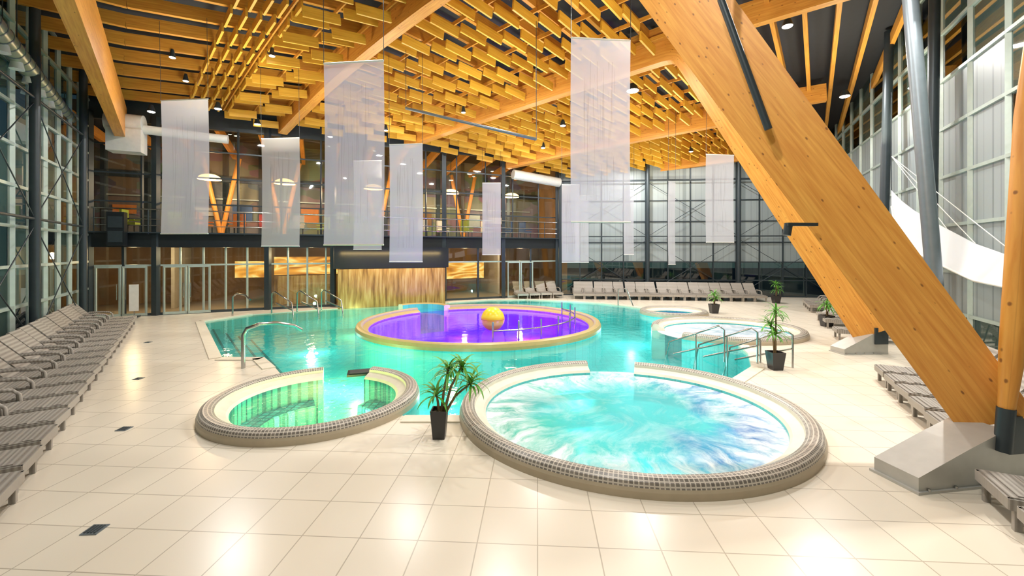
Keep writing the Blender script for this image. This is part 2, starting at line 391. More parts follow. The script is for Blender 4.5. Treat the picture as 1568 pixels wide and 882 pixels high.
def cls(x, y):
    if not inpoly(x, y, [(p.x, p.y) for p in room]): return None
    for k, (c, rx, ry) in tubs.items():
        if ((x-c[0])/(rx-0.2))**2+((y-c[1])/(ry-0.2))**2 < 0.9995: return k
    return 'main' if inpoly(x, y, pool) else 'deck'
fl = B('floor'); WB = {k: B(k) for k in list(tubs)+['main']}
basin = B('pool_basin'); bm = {'hot': 'basin_g', 'large': 'basin', 'purple': 'basin_p', 'bubble': 'basin', 'blue': 'basin_b', 'main': 'basin'}
ecl = {}
for f in rf:
    cx = sum(rv[i].x for i in f)/len(f); cy = sum(rv[i].y for i in f)/len(f)
    k = cls(cx, cy)
    if k is None: continue
    P = [rv[i] for i in f]
    if k == 'deck': fl.face([(p.x, p.y, 0) for p in P], 'floor')
    else:
        wk = {'hot': 'w_hot', 'large': 'w_large', 'purple': 'w_purple', 'bubble': 'w_bubble', 'blue': 'w_blue', 'main': 'w_main'}[k]
        WB[k].face([(p.x, p.y, WZ) for p in P], wk)
        basin.face([(p.x, p.y, BZ) for p in P], bm[k])
    for a, b in zip(f, list(f[1:])+[f[0]]):
        ecl.setdefault((min(a, b), max(a, b)), []).append(k)
for (a, b), ks in ecl.items():
    if 'deck' in ks and len(ks) == 2 and ks[0] != ks[1]:
        k = ks[0] if ks[1] == 'deck' else ks[1]
        A, D = rv[a], rv[b]
        fl.face([(A.x, A.y, 0), (D.x, D.y, 0), (D.x, D.y, -0.12), (A.x, A.y, -0.12)], 'coping')
        basin.face([(A.x, A.y, -0.12), (D.x, D.y, -0.12), (D.x, D.y, BZ), (A.x, A.y, BZ)], bm[k])
fl.build()
names = {'hot': 'hot_tub_water', 'large': 'whirlpool_water', 'purple': 'round_pool_water', 'bubble': 'bubble_pool_water', 'blue': 'plunge_pool_water', 'main': 'main_pool_water'}
for k in WB:
    WB[k].n = names[k]
    c = tubs[k][0] if k in tubs else (0, 0)
    WB[k].build((c[0], c[1], WZ))
basin.build()
cp = B('pool_coping')
for a, b in (((-13.2, 18.2), (-8.17, 11.96)), ((-8.17, 11.96), (-6.98, 11.96)), ((-6.98, 11.96), (-6.1, 10.95)), ((-1.95, 7.72), (-0.9, 7.72)), ((-13.2, 18.2), (-12.4, 20.3)), ((5.1, 9.9), (6.2, 11.0)), ((6.2, 11.0), (6.9, 12.4)), ((6.9, 12.4), (7.3, 13.8)),
             ((7.0, 22.0), (6.2, 23.3)), ((6.2, 23.3), (5.0, 24.6)), ((5.0, 24.6), (3.3, 25.6)), ((3.3, 25.6), (0.8, 26.4)), ((0.8, 26.4), (-1.5, 26.2)), ((-1.5, 26.2), (-3.7, 24.9))):
    A = V((*a, 0)); D = V((*b, 0)); d = (D-A).normalized(); nn = V((d.y, -d.x, 0))
    mid = (A+D)/2
    if inpoly(mid.x+nn.x*0.2, mid.y+nn.y*0.2, pool): nn = -nn
    cp.beam(A+nn*0.15+V((0, 0, 0.012)), D+nn*0.15+V((0, 0, 0.012)), 0.3, 0.03, 'coping')
cp.build()
st = B('pool_steps')
ed = (V((-8.17, 11.96, 0))-V((-13.2, 18.2, 0))); edn = ed.normalized(); inn = V((-edn.y, edn.x, 0))
if not inpoly(-10.7+inn.x, 15.1+inn.y, pool): inn = -inn
for i in range(4):
    a = V((-13.2, 18.2, 0))+edn*1.0+inn*(0.25+0.45*i); b = V((-8.17, 11.96, 0))-edn*0.4+inn*(0.25+0.45*i)
    z = -0.25-0.2*i
    st.beam(a+V((0, 0, (z+BZ)/2)), b+V((0, 0, (z+BZ)/2)), 0.45, z-BZ, 'basin')
    st.beam(a+V((0, 0, z+0.01)), b+V((0, 0, z+0.01)), 0.06, 0.03, 'dark')
st.build()

# tub rims
prof = [(0.0, 0.0), (0.0, 0.09), (0.015, 0.13), (0.04, 0.19), (0.10, 0.225), (0.20, 0.225), (0.27, 0.19), (0.28, 0.13), (0.44, 0.07), (0.48, 0.02), (0.48, BZ)]
pm = ['rimside', 'rimside', 'mosaic', 'mosaic', 'mosaic', 'mosaic', 'cream', 'cream', 'cream', 'basin_g']
def rim(name, key, a0, a1, mats=None):
    c, rx, ry = tubs[key]
    b = B(name)
    b.ring(c, rx, ry, [(0.0, BZ)]+list(prof), ['basin']+list(mats or pm), a0, a1, 120)
    return b
b = rim('hot_tub_rim', 'hot', 111-360, 74)
b.ring(tubs['hot'][0], 1.49, 1.49, [(0, -0.42), (0.42, -0.42), (0.44, -0.46), (0.44, BZ)], ['basin_g', 'basin_g', 'basin_g'], 118-360, 66, 90)
b.build()
pl = list(pm); pl[-1] = 'basin'
b = rim('whirlpool_rim', 'large', 95-360, 72, pl)
b.ring(tubs['large'][0], 2.6, 2.4, [(0, -0.45), (0.45, -0.45), (0.45, BZ)], ['basin', 'basin'], 95-360, 72, 90)
b.build()
pg = ['rimglow', 'rimglow', 'rimglow', 'rimglow', 'rimglow', 'rimside', 'rimside', 'rimglow', 'rimglow', 'basin_p']
b = rim('round_pool_rim', 'purple', 136-360, 116, pg)
b.ring((-4.6, 21.3), 1.5, 1.5, [(0, BZ), (0, 0.22), (0.05, 0.26), (0.25, 0.26), (0.3, 0.22), (0.3, BZ)], ['basin', 'rimglow', 'rimglow', 'rimglow', 'basin'], 20, 150, 30)
b.build()
b = rim('bubble_pool_rim', 'bubble', 215-360, 172, pl); b.build()
b = rim('plunge_pool_rim', 'blue', 0, 360, pl); b.build()

# ------------------------------------------------------------------ roof
def S_(k): return V((-17.9+5.8*k, 19.5+2.6*k, 0))
def E_(k): return V((1.35+4.62*k, -1+6.8*k, 0))
def lerp(xs, x):
    if x <= xs[0][0]: return xs[0][1]
    for (a, va), (b_, vb) in zip(xs, xs[1:]):
        if x <= b_: return va+(vb-va)*(x-a)/(b_-a)
    return xs[-1][1]
def zc(k, t):
    z = lerp([(0, 9.45), (0.25, 10.0), (0.5, 10.45), (0.75, 10.85), (1.2, 11.1)], t)
    z += 4*max(0, min(1, t))*(1-max(0, min(1, t)))*lerp([(0, 0.2), (1, 0.9), (2, 0.0)], k)
    z -= lerp([(2, 0), (3, 0.7), (4, 1.2), (5, 1.2)], k)
    return z
def RP(k, t, dz=0.0):
    p = S_(k)+(E_(k)-S_(k))*t
    return V((p.x, p.y, zc(k, t)+dz))
cl = B('ceiling')
ks = [-0.75+0.25*i for i in range(24)]; ts = [-0.06+0.06*i for i in range(27)]
cl.grid([[RP(k, t, 0.95) for t in ts] for k in ks], 'ceil', smooth=True)
cl.build()
def ribbon(b, pts_, deps, w, mat):
    n = len(pts_); d = (pts_[-1]-pts_[0]); d.z = 0; d.normalize(); side = V((-d.y, d.x, 0))
    up = []; lo = []; acc = [0]; sgn = 1
    for i, p in enumerate(pts_):
        t = (pts_[min(i+1, n-1)]-pts_[max(i-1, 0)]).normalized()
        nn = t.cross(side).normalized()
        if i == 0: sgn = 1 if nn.z > 0 else -1
        nn = nn*sgn
        up.append(p+nn*deps[i]/2); lo.append(p-nn*deps[i]/2)
        if i: acc.append(acc[-1]+(p-pts_[i-1]).length)
    h = side*w/2
    for i in range(n-1):
        a, c = acc[i], acc[i+1]; d0, d1 = deps[i], deps[i+1]
        for sg in (1, -1):
            b.face([lo[i]+h*sg, lo[i+1]+h*sg, up[i+1]+h*sg, up[i]+h*sg], mat, [(a, 0), (c, 0), (c, d1), (a, d0)])
        b.face([up[i]+h, up[i+1]+h, up[i+1]-h, up[i]-h], mat, [(a, 0), (c, 0), (c, w), (a, w)])
        b.face([lo[i]+h, lo[i+1]+h, lo[i+1]-h, lo[i]-h], mat, [(a, 0), (c, 0), (c, w), (a, w)])
    for i in (0, n-1): b.face([lo[i]+h, up[i]+h, up[i]-h, lo[i]-h], mat)
knee = {1: 0.785, 2: 0.75, 3: 0.75}
for k in (1, 2, 3, 4):
    b = B('glulam_arch')
    tk = knee.get(k, 0.78)
    P = []; D = []
    n = 16
    for i in range(n+1):
        t = 0.012+(tk-0.04-0.012)*i/n
        if k == 4: t = 0.06+(0.78-0.06)*i/n
        P.append(RP(k, t)); D.append(1.0+0.35*i/n)
    if k in knee:
        K = RP(k, tk); Eb = E_(k); Eb.z = 0.75 if k == 1 else 0.55
        if k == 1: Eb = V((6.56, 5.78, 0.72)); K = V((1.92, 9.2, 10.95))
        a0 = P[-1]; ctrl = K.copy()
        legstart = K+(Eb-K)*0.06
        for i in range(1, 6):
            u = i/6; P.append(a0*(1-u)**2+ctrl*2*u*(1-u)+legstart*u*u); D.append(1.36)
        for i in range(0, 11):
            u = i/10; P.append(legstart+(Eb-legstart)*u); D.append(1.36-0.58*u)
    ribbon(b, P, D, 0.42, 'wood')
    if k in (1, 2, 3):
        P = [RP(k, tk-0.03+0.06*i, 0.1) for i in range({1: 6, 2: 7, 3: 5}[k])]
        ribbon(b, P, [0.8]*len(P), 0.3, 'wood')
    b.build()
b = B('edge_beam')
A_ = V((-17.7, 19.25, 0)); D_ = V((-3.6, 1.75, 0))
P = [A_+(D_-A_)*0.1*i for i in range(11)]
for i, p in enumerate(P): p.z = 8.75+0.03*i
ribbon(b, P, [1.5]*len(P), 0.35, 'wood'); b.build()
b = B('ceiling_joists')
for bay in range(-1, 5):
    t = 0.03
    while t < 1.35:
        k0, k1 = (bay, bay+1) if bay >= 0 else (-0.7, 0)
        if not (bay in (0, -1) and t > 1.1) :
            b.beam(RP(k0, t, 0.45), RP(k1, t, 0.45), 0.14, 0.42, 'woodj')
        t += 0.047
b.build()
b = B('ceiling_baffles')
for bay in (0, 1, 2, 3):
    k_lo = bay+(0.58 if bay == 0 else 0.07); k_hi = bay+0.95
    ncol = max(2, int(round((k_hi-k_lo)*5.6)))
    w_ = (k_hi-k_lo)/ncol
    r = 0; t = 0.04; dt = 0.035
    tmax = 0.74 if bay else 0.55
    while t < tmax:
        for j in range(ncol):
            ka = k_lo+w_*j; low = (j+r) % 2
            b.beam(RP(ka+w_*0.04, t, -0.08-0.26*low), RP(ka+w_*0.96, t, -0.08-0.26*low), 0.07, 0.34, 'woody')
        r += 1; t += dt
    for j in range(ncol+1):
        t = 0.04
        while t < tmax-0.05:
            b.beam(RP(k_lo+w_*j, t, 0.16), RP(k_lo+w_*j, t+0.0695, 0.16), 0.05, 0.14, 'woodj'); t += 0.07
b.build()
b = B('ceiling_slats')
for j in range(5):
    k = 0.36+0.06*j
    t = 0.05
    while t < 0.42:
        b.beam(RP(k, t, 0.05), RP(k, t+0.036, 0.05), 0.07, 0.3, 'woody'); t += 0.047
b.build()

# ------------------------------------------------------------------ facade (back left)
b = B('wall_back')
b.beam(F(0, 0.1, 3.55), F(FL, 0.1, 3.55), 0.5, 0.7, 'black')
b.beam(F(0, 0.05, 9.65), F(FL, 0.05, 9.65), 0.2, 1.3, 'dark')
b.beam(F(10.1, -0.4, 2.65), F(16.3, -0.4, 2.65), 1.2, 1.15, 'black')
for s_ in (0.05, 2.43, 7.0, 10.1, 16.3, 20.2, 24.2): b.beam(F(s_, -0.1, 0), F(s_, -0.1, 9.3), 0.24, 0.24, 'dark')
for s_ in (1.24, 18.5, 22.2): b.beam(F(s_, 0, 0), F(s_, 0, 3.2), 0.12, 0.12, 'dark')
b.beam(F(0, 0, 0.06), F(10, 0, 0.06), 0.12, 0.12, 'dark'); b.beam(F(16.3, 0, 0.06), F(FL, 0, 0.06), 0.12, 0.12, 'dark')
b.beam(F(0, 0, 2.35), F(10, 0, 2.35), 0.08, 0.08, 'pale'); b.beam(F(16.3, 0, 2.35), F(FL, 0, 2.35), 0.08, 0.08, 'pale')
s_ = 1.9
while s_ < FL:
    b.beam(F(s_, 0, 3.9), F(s_, 0, 9.1), 0.07, 0.1, 'dark'); s_ += 1.9
for z in (5.3, 6.6, 7.9): b.beam(F(0, 0, z), F(FL, 0, z), 0.07, 0.07, 'dark')
for i in range(16):
    s_ = 2.43+4.57*i/5
    if s_ < 10 : b.beam(F(s_, 0, 0), F(s_, 0, 3.2), 0.07, 0.07, 'pale')
b.build()
b = B('window_1'); b.face([F(0, 0.02, 3.9), F(FL, 0.02, 3.9), F(FL, 0.02, 9.1), F(0, 0.02, 9.1)], 'glassd'); b.build()
b = B('window_2'); b.face([F(0, 0.02, 0.1), F(10.1, 0.02, 0.1), F(10.1, 0.02, 3.2), F(0, 0.02, 3.2)], 'glassd')
b.face([F(16.3, 0.02, 0.1), F(FL, 0.02, 0.1), F(FL, 0.02, 3.2), F(16.3, 0.02, 3.2)], 'glassd'); b.build()
for s0, nm in ((0.25, 'door_1'), (2.7, 'door_2'), (20.5, 'door_3')):
    b = B(nm)
    for q in range(2):
        a = s0+0.95*q
        for x0, x1 in ((a, a+0.07), (a+0.83, a+0.9)): b.beam(F((x0+x1)/2, -0.08, 0.02), F((x0+x1)/2, -0.08, 2.3), 0.07, 0.06, 'pale')
        b.beam(F(a, -0.08, 0.08), F(a+0.9, -0.08, 0.08), 0.06, 0.12, 'pale'); b.beam(F(a, -0.08, 2.28), F(a+0.9, -0.08, 2.28), 0.06, 0.08, 'pale')
        b.tube([F(a+(0.78 if q == 0 else 0.12), -0.16, 0.8), F(a+(0.78 if q == 0 else 0.12), -0.16, 1.5)], 0.018, 'steel')
    b.build()
b = B('cascade_wall'); b.beam(F(10.3, -0.75, 1.0), F(16.1, -0.75, 1.0), 0.5, 2.1, 'waterwall'); b.build()
b = B('gallery_balustrade')
for z in (4.2, 4.5, 4.95): b.tube([F(0.2, -0.3, z), F(FL-0.3, -0.3, z)], 0.025 if z < 4.9 else 0.035, 'steel', 6)
s_ = 0.3
while s_ < FL: b.tube([F(s_, -0.3, 3.8), F(s_, -0.3, 4.97)], 0.03, 'dark', 6); s_ += 1.9
b.beam(F(0, -0.25, 3.87), F(FL, -0.25, 3.87), 0.3, 0.06, 'dark')
b.build()
b = B('wall_interior')
b.face([F(-2, 6, 0), F(26, 6, 0), F(26, 6, 3.3), F(-2, 6, 3.3)], 'inwall')
b.face([F(-2, 6, 3.9), F(26, 6, 3.9), F(26, 6, 9.8), F(-2, 6, 9.8)], 'decor')
b.face([F(-2, 0.4, 0), F(-2, 6, 0), F(-2, 6, 9.8), F(-2, 0.4, 9.8)], 'inwall')
b.face([F(26, 1.5, 0), F(26, 6, 0), F(26, 6, 9.8), F(26, 1.5, 9.8)], 'inwall')
s_ = -1.5
i = 0
while s_ < 25:
    b.beam(F(s_, 5.85, 3.9), F(s_, 5.85, 9.7), 0.25, 0.2, 'dark')
    if i % 3 != 1:
        b.beam(F(s_+0.35, 5.9, 5.4), F(s_+1.4, 5.9, 5.4), 0.06, 0.5+0.5*(i % 2), ('orange', 'pale', 'white', 'blue', 'inwall')[i % 5])
    b.beam(F(s_, 5.85, 6.2), F(s_+1.9, 5.85, 6.2), 0.1, 0.08, 'pale')
    s_ += 1.9; i += 1
b.beam(F(-2, 5.8, 7.4), F(26, 5.8, 7.4), 0.2, 0.35, 'dark')
for s_ in (2.4, 6.8, 12, 17, 21): b.beam(F(s_, 2.6, 1.6), F(s_, 5.9, 1.6), 0.15, 3.2, 'concrete')
b.build()
b = B('floor_interior')
b.face([F(-2, 0.3, 0), F(26, 0.3, 0), F(26, 6, 0), F(-2, 6, 0)], 'infloor')
b.face([F(-2, 0.3, 3.88), F(26, 0.3, 3.88), F(26, 6, 3.88), F(-2, 6, 3.88)], 'infloor')
b.face([F(-2, 0.3, 3.3), F(26, 0.3, 3.3), F(26, 6, 3.3), F(-2, 6, 3.3)], 'white')
b.build()
b = B('ceiling_interior'); b.face([F(-2, 0.2, 9.8), F(26, 0.2, 9.8), F(26, 6, 9.8), F(-2, 6, 9.8)], 'ceil'); b.build()
b = B('ceiling_beams_interior')
s_ = -1
while s_ < 25.5: b.beam(F(s_, 0.5, 9.3), F(s_, 5.7, 8.9), 0.2, 0.5, 'wood'); s_ += 1.9
b.build()
b = B('backlit_mural'); b.beam(F(7.15, 1.6, 2.2), F(10.5, 1.6, 2.2), 0.1, 1.0, 'art'); b.beam(F(7.15, 1.6, 0.85), F(10.5, 1.6, 0.85), 0.1, 1.6, 'waterwall')
b.beam(F(5.2, 2.4, 2.0), F(6.6, 2.4, 2.0), 0.1, 0.9, 'art'); b.beam(F(17.2, 3.5, 1.7), F(20.2, 3.5, 1.7), 0.1, 1.2, 'art'); b.build()
def chair(b, p, rz, mat):
    ca, sa = math.cos(rz), math.sin(rz)
    def T(x, y, z): return p+V((x*ca-y*sa, x*sa+y*ca, z))
    b.box(T(0, 0, 0.45), (0.6, 0.6, 0.14), mat, rz); b.box(T(0, 0.28, 0.8), (0.6, 0.1, 0.7), mat, rz)
    for i in (-0.25, 0.25):
        for j in (-0.25, 0.25): b.tube([T(i, j, 0), T(i, j, 0.4)], 0.03, 'dark', 6)
    for i in (-0.32, 0.32): b.box(T(i, 0, 0.65), (0.06, 0.55, 0.06), mat, rz)
for i in range(16):
    b = B('lounge_chair')
    chair(b, F(1.0+1.45*i, 1.3+random.random()*1.5, 3.9), random.random()*6, random.choice(['red', 'lime', 'orange', 'blue', 'white', 'lime'])); b.build()
for i, s_ in enumerate((4.0, 7.6, 12.5, 17.5, 22)):
    b = B('pendant_lamp')
    p = F(s_, 2.6, 6.9)
    b.sphere(p, 0.55, 'lampw', 24, 6, 0.55, 0.0, 0.5); b.tube([p+V((0, 0, 0.28)), p+V((0, 0, 2.9))], 0.02, 'dark', 6)
    b.build()
b = B('interior_struts')
for s_ in (4.2, 7.4, 13, 19):
    b.tube([F(s_, 4.5, 3.9), F(s_-0.9, 4.5, 8.5)], 0.13, 'wood'); b.tube([F(s_, 4.5, 3.9), F(s_+0.9, 4.5, 8.5)], 0.13, 'wood')
b.build()
b = B('notice_board'); b.beam(F(1.55, -0.5, 0.05), F(1.95, -0.5, 0.05), 0.35, 0.05, 'dark'); b.beam(F(1.58, -0.5, 0.9), F(1.92, -0.5, 0.9), 0.04, 1.2, 'white'); b.tube([F(1.75, -0.45, 0), F(1.75, -0.45, 1.5)], 0.02, 'steel'); b.build()
b = B('loudspeaker'); b.beam(F(0.9, -0.62, 4.0), F(1.5, -0.62, 4.0), 0.4, 1.5, 'black'); b.beam(F(1.2, -0.45, 3.6), F(1.2, -0.2, 3.6), 0.1, 0.1, 'dark')
b.beam(F(0.95, -0.83, 4.3), F(1.45, -0.83, 4.3), 0.02, 0.5, 'dark'); b.beam(F(0.95, -0.83, 3.65), F(1.45, -0.83, 3.65), 0.02, 0.5, 'dark'); b.build()
b = B('ventilation_duct')
b.tube([F(0.9, -0.8, 8.7), F(2.2, -0.8, 8.7)], 0.42, 'white', 24); b.beam(F(1.0, -0.8, 7.9), F(2.2, -0.8, 7.9), 0.8, 1.0, 'white'); b.tube([F(2.2, -0.8, 8.5), F(5.4, -0.8, 8.4)], 0.2, 'white', 18); b.build()
b = B('ventilation_duct'); b.tube([F(20.6, -0.7, 7.9), F(24.0, -0.7, 7.6)], 0.3, 'white', 18); b.build()
b = B('ceiling_duct')
pa = V((-18.0, 17.2, 8.4)); pb = V((-6.0, 1.6, 8.9))
b.tube([pa, pb], 0.24, 'duct', 18)
for i in range(16):
    q = pa+(pb-pa)*(0.03+i/16.5)
    b.tube([q+V((0, 0, -0.2)), q+V((0, 0, -0.42))], [0.12, 0.16], 'white', 12)
    b.tube([q+V((0, 0, 0.2)), q+V((0, 0, 1.6))], 0.015, 'dark', 5)
for i in range(40):
    q = pa+(pb-pa)*(i/40); d = (pb-pa).normalized(); b.tube([q, q+d*0.05], 0.255, 'grey', 18)
b.build()

# ------------------------------------------------------------------ curtain walls
def curtain(name, A, D, H, sp, zs, fr, colsp=None, panes=None, inward=1, w=0.09, z0=0.0):
    d = (D-A); L = d.length; d = d/L; nn = V((-d.y, d.x, 0))*inward
    b = B(name)
    n = int(L/sp)
    for i in range(n+1):
        p = A+d*(i*L/n); b.beam(p+V((0, 0, z0)), p+V((0, 0, H)), w, w*1.6, fr)
    for z in zs: b.beam(A+V((0, 0, z)), D+V((0, 0, z)), w*1.5, w, fr)
    if colsp:
        m_ = int(L/colsp)
        for i in range(m_+1):
            p = A+d*(min(L-0.15, i*colsp+0.1))+nn*0.35
            b.tube([p, p+V((0, 0, H))], 0.13, 'dark', 10)
            if i < m_:
                q = p+d*colsp
                for zz in (0.2, 4.0):
                    b.tube([p+V((0, 0, zz)), q+V((0, 0, zz+3.6))], 0.018, 'dark', 5); b.tube([q+V((0, 0, zz)), p+V((0, 0, zz+3.6))], 0.018, 'dark', 5)
                for zz in (4.0, 7.7): b.tube([p+V((0, 0, zz)), q+V((0, 0, zz))], 0.045, 'dark', 6)
    b.build()
    g = B(panes[0])
    zz = [z0]+[z for z in zs if z > z0+0.1]
    for i in range(n):
        p = A+d*(i*L/n); q = A+d*((i+1)*L/n)
        for j in range(len(zz)-1):
            mt = panes[1](i, j)
            if mt: g.face([p+V((0, 0, zz[j])), q+V((0, 0, zz[j])), q+V((0, 0, zz[j+1])), p+V((0, 0, zz[j+1]))], mt)
    g.build()
curtain('wall_left', LN, C, 10.9, 1.25, [0.05, 1.35, 2.55, 3.75, 4.95, 6.15, 7.35, 8.55, 9.75, 10.85], 'pale', 5.0,
        ('window_3', lambda i, j: 'glassg' if (i*7+j*5) % 3 else 'glass'), inward=-1)
curtain('wall_far', Bc, G, 10.5, 1.45, [0.05, 1.1, 2.3, 3.6, 5.0, 6.4, 7.8, 9.2, 10.4], 'dark', 5.8,
        ('window_4', lambda i, j: 'glass' if (j < 2 or j > 6) else 'shutter'), inward=-1, w=0.07)
curtain('wall_right', G, RN, 11.8, 1.7, [0.05, 1.2, 2.4, 3.8, 5.3, 6.8, 8.3, 9.8, 11.7], 'pale', None,
        ('window_5', lambda i, j: ('shutter' if (j >= 1 and j <= 5 and i < 11) else ('glassg' if (i+j) % 3 else 'glass'))), inward=-1)
b = B('wall_near'); b.face([LN, RN, RN+V((0, 0, 11.5)), LN+V((0, 0, 11.5))], 'concrete'); b.build()
b = B('outdoor_ground'); b.face([(-90, -60, -1.3), (90, -60, -1.3), (90, 110, -1.3), (-90, 110, -1.3)], 'ground'); b.build()

# ------------------------------------------------------------------ banners
def banner(px, y, w, h, zb, rz=0.0):
    b = B('hanging_banner'); ca, sa = math.cos(rz), math.sin(rz)
    def T(u, z):
        bow = 0.05*math.sin((z-zb)/h*3.1)
        return V((px+u*ca-bow*sa, y+u*sa+bow*ca, z))
    rows = [[T(-w/2+w*i/6, zb+h*j/14) for i in range(7)] for j in range(15)]
    b.grid(rows, 'banner', False, True, lambda j, i: (i/6, j/14))
    for z in (zb, zb+h): b.tube([T(-w/2, z), T(w/2, z)], 0.022, 'white', 6)
    for u in (-w/2, w/2): b.tube([T(u, zb+h), T(u, 10.4 if y > 12 else 11.2)], 0.008, 'dark', 4, False)
    b.build()
for a in ((-10.5, 13.6, 1.65, 4.29, 3.57, -0.1), (-9.28, 17.0, 1.62, 4.32, 3.21, -0.1), (-3.81, 10.2, 1.52, 4.39, 3.16, -0.12), (-7.15, 21.0, 1.45, 4.39, 3.10, -0.1), (-4.0, 16.0, 1.30, 4.43, 2.61, -0.12),
          (-1.22, 25.3, 1.10, 4.28, 2.80, 0), (2.18, 10.4, 1.50, 4.48, 3.72, 0.1), (3.25, 23.5, 1.01, 4.30, 2.39, 0.1), (4.13, 25.0, 0.81, 3.92, 2.35, 0.1), (6.61, 24.0, 0.59, 3.69, 2.82, 0.1),
          (8.29, 22.0, 0.41, 4.30, 2.32, 0.2), (10.05, 20.5, 1.48, 4.23, 3.44, 0.15)):
    banner(*a)

# ------------------------------------------------------------------ leg bases, struts, tubes
def shoe(Eb, L, wd, h, ang):
    b = B('steel_leg_shoe')
    d = V((math.cos(ang), math.sin(ang), 0)); n_ = V((-d.y, d.x, 0))
    pr = [(-0.35, 0), (-0.35, h*0.75), (0.1, h), (L*0.45, h*0.72), (L, h*0.28), (L, 0)]
    for sg in (1, -1):
        b.face([Eb+d*x_+n_*wd/2*sg+V((0, 0, z)) for x_, z in pr], 'shoe')
    for (x0, z0), (x1, z1) in zip(pr, pr[1:]):
        b.face([Eb+d*x0+n_*wd/2+V((0, 0, z0)), Eb+d*x1+n_*wd/2+V((0, 0, z1)), Eb+d*x1-n_*wd/2+V((0, 0, z1)), Eb+d*x0-n_*wd/2+V((0, 0, z0))], 'shoe')
    b.frame(Eb+d*(L*0.45)+V((0, 0, 0.015)), d, n_, V((0, 0, 1)), L*0.58, wd*0.56, 0.015, 'shoe')
    for i in range(4):
        for sg in (1, -1): b.tube([Eb+d*(0.1+i*L*0.28)+n_*wd*0.53*sg+V((0, 0, 0.03)), Eb+d*(0.1+i*L*0.28)+n_*wd*0.53*sg+V((0, 0, 0.06))], 0.02, 'steel', 6)
    for sg in (1, -1): b.frame(Eb+V((0.12, 0, h*0.9))+n_*0.26*sg, d, n_, V((0, 0, 1)), 0.2, 0.02, 0.24, 'dark')
    for i in range(3):
        q = Eb+V((0.12, 0, 0))+d*(-0.12+0.12*i)-n_*0.29+V((0, 0, h*0.95)); b.tube([q, q-n_*0.03], 0.03, 'steel', 8)
    b.build()
shoe(V((6.42, 5.75, 0)), 1.45, 0.55, 0.70, math.radians(189))
shoe(V((10.6, 12.6, 0)), 1.0, 0.5, 0.6, math.radians(184))
shoe(V((15.2, 19.4, 0)), 1.0, 0.5, 0.6, math.radians(184))
b = B('steel_base_beam'); b.beam((6.85, 5.76, 0.5), (8.7, 5.93, 0.5), 0.34, 0.42, 'dark'); b.beam((6.85, 5.76, 0.14), (8.7, 5.93, 0.14), 0.4, 0.28, 'dark')
for i in range(8): b.tube([(6.9+0.22*i, 5.6+0.017*i, 0.5), (6.9+0.22*i, 5.56+0.017*i, 0.5)], 0.03, 'steel', 8)
b.build()
b = B('timber_strut'); b.tube([(6.3, 5.42, 0.85), (6.42, 5.45, 1.7), (6.9, 5.65, 4.8), (7.45, 5.8, 7.6), (8.0, 6.0, 10.9)], [0.07, 0.12, 0.15, 0.14, 0.08], 'wood', 16)
b.tube([(6.27, 5.42, 0.45), (6.31, 5.42, 1.0)], 0.09, 'dark', 12); b.build()
b = B('steel_column'); b.tube([(10.35, 10.2, 0), (9.95, 10.8, 11.6)], 0.16, 'grey', 18); b.box((10.35, 10.2, 0.03), (0.6, 0.6, 0.06), 'grey'); b.build()
b = B('steel_column'); b.tube([(13.9, 16, 0), (14.4, 16.2, 11.4)], 0.15, 'dark', 16); b.box((13.9, 16, 0.03), (0.5, 0.5, 0.06), 'dark'); b.build()
b = B('steel_column'); b.tube([(12.8, 13, 0), (12.95, 13, 11.4)], 0.14, 'dark', 16); b.box((12.8, 13, 0.03), (0.5, 0.5, 0.06), 'dark'); b.build()
b = B('steel_tie_rod'); b.tube([(3.5, 6.9, 10.3), (3.5, 7.1, 7.2), (4.2, 6.95, 5.0)], 0.06, 'dark', 10); b.build()
b = B('light_track'); b.tube([(-4.0, 16, 8.4), (0.8, 14, 6.7)], 0.05, 'grey', 8); b.tube([(-4.0, 16, 8.4), (-4.0, 16, 10.6)], 0.01, 'dark', 4); b.tube([(0.8, 14, 6.7), (0.8, 14, 10.6)], 0.01, 'dark', 4); b.build()
b = B('leg_spotlight'); b.box((4.5, 6.6, 3.42), (0.5, 0.08, 0.05), 'dark', 0.1); b.tube([(4.3, 6.6, 3.42), (4.27, 6.6, 3.25)], 0.06, 'dark', 10); b.build()
b = B('shade_sail')
top = [V((13.94, 15.6, 5.25)), V((13.6, 14.8, 4.75)), V((13.27, 14.0, 4.35)), V((12.9, 13.1, 3.98)), V((12.5, 12.2, 3.65)), V((11.9, 10.9, 3.2)), V((11.2, 9.3, 2.8)), V((10.3, 7.7, 2.6))]
bot = [V((13.5, 15.1, 4.6)), V((12.7, 14.0, 3.5)), V((12.3, 13.0, 3.0)), V((11.95, 12.1, 2.75)), V((11.6, 11.3, 2.55)), V((11.0, 10.1, 2.3)), V((10.4, 8.6, 2.2)), V((9.4, 7.0, 2.15))]
b.grid([[a+(c_-a)*u+V((0, 0, -0.2*u*(1-u))) for u in [i/6 for i in range(7)]] for a, c_ in zip(top, bot)], 'tent')
for i in range(len(bot)-1): b.tube([bot[i], bot[i+1]], 0.03, 'white', 6)
for p in (bot[2], bot[6]): b.tube([p, V((p.x, p.y, 0))], 0.035, 'dark', 8)
b.tube([top[0], V((14.3, 16.0, 9.0))], 0.015, 'dark', 5)
for k_ in (4, 5, 6): b.tube([top[k_], V((13.6, 15.2, 6.4))], 0.012, 'white', 5)
b.build()

